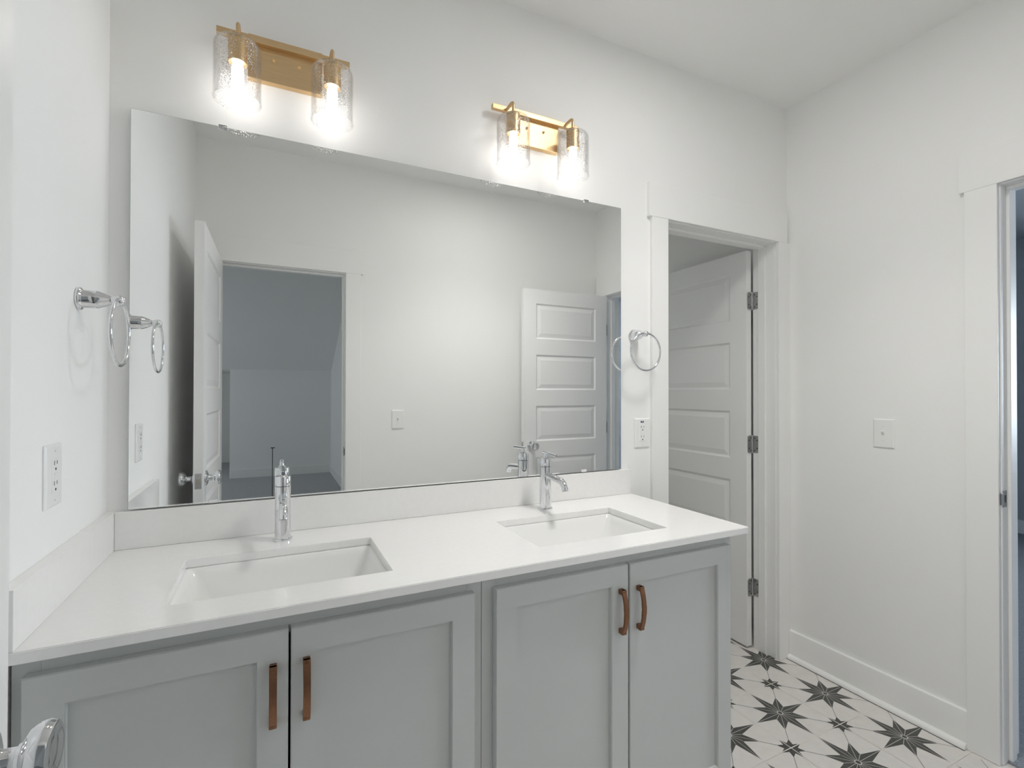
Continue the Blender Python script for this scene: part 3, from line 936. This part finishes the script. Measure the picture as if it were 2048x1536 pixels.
# ------------------------------------------------------------------ outlets and switches (local: wall y=0, room -y)
def plate_bm():
    bm = B()
    w, h = 0.080, 0.122
    pr = [(0, 0.0003), (0.0, 0.0025), (0.003, 0.0052), (0.006, 0.0058)]
    rings = [[bm.verts.new((sx * (w / 2 - i), -d, sz * (h / 2 - i))) for sx, sz in ((-1, -1), (1, -1), (1, 1), (-1, 1))] for i, d in pr]
    for a, b in zip(rings[:-1], rings[1:]):
        for k in range(4):
            bm.faces.new((a[k], a[(k + 1) % 4], b[(k + 1) % 4], b[k]))
    bm.faces.new(rings[0]); bm.faces.new(rings[-1])
    for z in (0.0, ):
        pass
    return bm
def screws(root, zs):
    for z in zs:
        bm = B(); lathe(bm, [(0, 0.003), (0.0007, 0.0026)], (0, -0.0058, z), (0, -1, 0), 14)
        box(bm, (-0.0022, -0.0067, z - 0.0003), (0.0022, -0.0064, z + 0.0003), mi=1)
        obj('screw', bm, [M_plastic, M_slot], root, smooth=True, angle=30)
def slots(bm, zc, y, mi=1):
    box(bm, (-0.0075, y - 0.0003, zc + 0.001), (-0.0058, y + 0.0004, zc + 0.0095), mi=mi)
    box(bm, (0.0058, y - 0.0003, zc + 0.002), (0.0075, y + 0.0004, zc + 0.009), mi=mi)
    lathe(bm, [(0, 0.0026), (0.0004, 0.0026)], (0, y, zc - 0.007), (0, -1, 0), 12, mi=mi)
def outlet(label, loc, rz, gfci):
    root = thing('power_outlet', label, 'outlet', loc, rz, group='power outlets')
    obj('cover_plate', plate_bm(), M_plastic, root)
    screws(root, (0.0485, -0.0485))
    bm = B()
    box(bm, (-0.0165, -0.0072, -0.0335), (0.0165, -0.005, 0.0335), 0.0008, 1)
    slots(bm, 0.020, -0.0073); slots(bm, -0.020, -0.0073)
    if gfci:
        box(bm, (-0.008, -0.0082, 0.0012), (0.008, -0.007, 0.0055), 0.0004, 1)
        box(bm, (-0.008, -0.0082, -0.0055), (0.008, -0.007, -0.0012), 0.0004, 1)
    obj('receptacle', bm, [M_plastic, M_slot], root)
    if not gfci:
        bm = B(); box(bm, (-0.009, -0.0062, 0.0430), (0.007, -0.0058, 0.0500))
        tag(obj('sticker', bm, M_label, root), 'small dark blue sticker above the sockets')
    return root
outlet('white power outlet with test buttons on the left side wall', (XL, -0.358, 1.1505), PI / 2, True)
outlet('white power outlet with a dark blue sticker, right of the mirror', (1.7815, 0, 1.1445), 0, False)
def switch(label, loc, rz):
    root = thing('light_switch', label, 'light switch', loc, rz, group='light switches')
    obj('cover_plate', plate_bm(), M_plastic, root)
    screws(root, (0.030, -0.030))
    bm = B(); box(bm, (-0.0052, -0.0062, -0.0120), (0.0052, -0.0054, 0.0120), 0.0002, 1)
    a = [bm.verts.new(c) for c in ((-0.0042, -0.006, -0.006), (0.0042, -0.006, -0.006), (0.0042, -0.006, 0.008), (-0.0042, -0.006, 0.008), (-0.0036, -0.0165, 0.0075), (0.0036, -0.0165, 0.0075), (0.0036, -0.0150, 0.0125), (-0.0036, -0.0150, 0.0125))]
    for q in ((0, 1, 5, 4), (1, 2, 6, 5), (2, 3, 7, 6), (3, 0, 4, 7), (4, 5, 6, 7)):
        bm.faces.new([a[i] for i in q])
    obj('toggle', bm, M_plastic, root)
    return root
s1 = switch('white toggle light switch on the right wall', (W, -0.4330, 1.1425), -PI / 2)
s2 = copy_tree(s1); s2.location = (1.1275, -R, 1.1330); s2.rotation_euler = (0, 0, PI); tag(s2, 'white toggle light switch on the rear wall, seen in the mirror')

# ------------------------------------------------------------------ thin rod behind the camera, seen in the mirror
rod = thing('thin_rod', 'thin black rod standing in the rear doorway, seen above the left faucet', 'rod', (0.3885, -1.70, 0.0))
bm = B(); lathe(bm, [(0.001, 0.012), (0.004, 0.012), (0.006, 0.0022), (0.972, 0.0022), (0.972, 0)], (0, 0, 0), (0, 0, 1), 12)
obj('stem', bm, M_black, rod, smooth=True, angle=30)
bm = B(); box(bm, (-0.010, -0.003, 0.972), (0.012, 0.003, 0.978), 0.001, 1)
obj('cross_tip', bm, M_black, rod)

# ------------------------------------------------------------------ added ceiling fill light, unseen above the frame
cl = thing('added_fill_light', 'added round ceiling fill light, unseen, over the floor right of the sinks', 'added fill light', (FILL_X, FILL_Y, H))
bm = B(); lathe(bm, [(-0.0005, 0.185), (-0.009, 0.183), (-0.014, 0.175), (-0.014, 0.156), (-0.009, 0.155), (-0.0005, 0.155)], (0, 0, 0), (0, 0, 1), 56, closed=True)
obj('fill_trim_ring', bm, M_trim, cl, smooth=True, angle=30)
bm = B(); lathe(bm, [(-0.001, 0.1548), (-0.0095, 0.1548), (-0.0100, 0.1530), (-0.0100, 0)], (0, 0, 0), (0, 0, 1), 56)
obj('fill_lens', bm, M_fill_lamp, cl, smooth=True, angle=50)
ld = bpy.data.lights.new('fill_beam', 'SPOT')  # extra beam of the added fill light
ld.energy = FILL_ENERGY
ld.color = FILL_COLOUR
ld.spot_size = math.radians(FILL_CONE)
ld.spot_blend = 1.0
ld.shadow_soft_size = 0.15
lo = bpy.data.objects.new('fill_beam', ld)
COL.objects.link(lo)
lo.parent = cl
lo.location = (0, 0, -0.165)
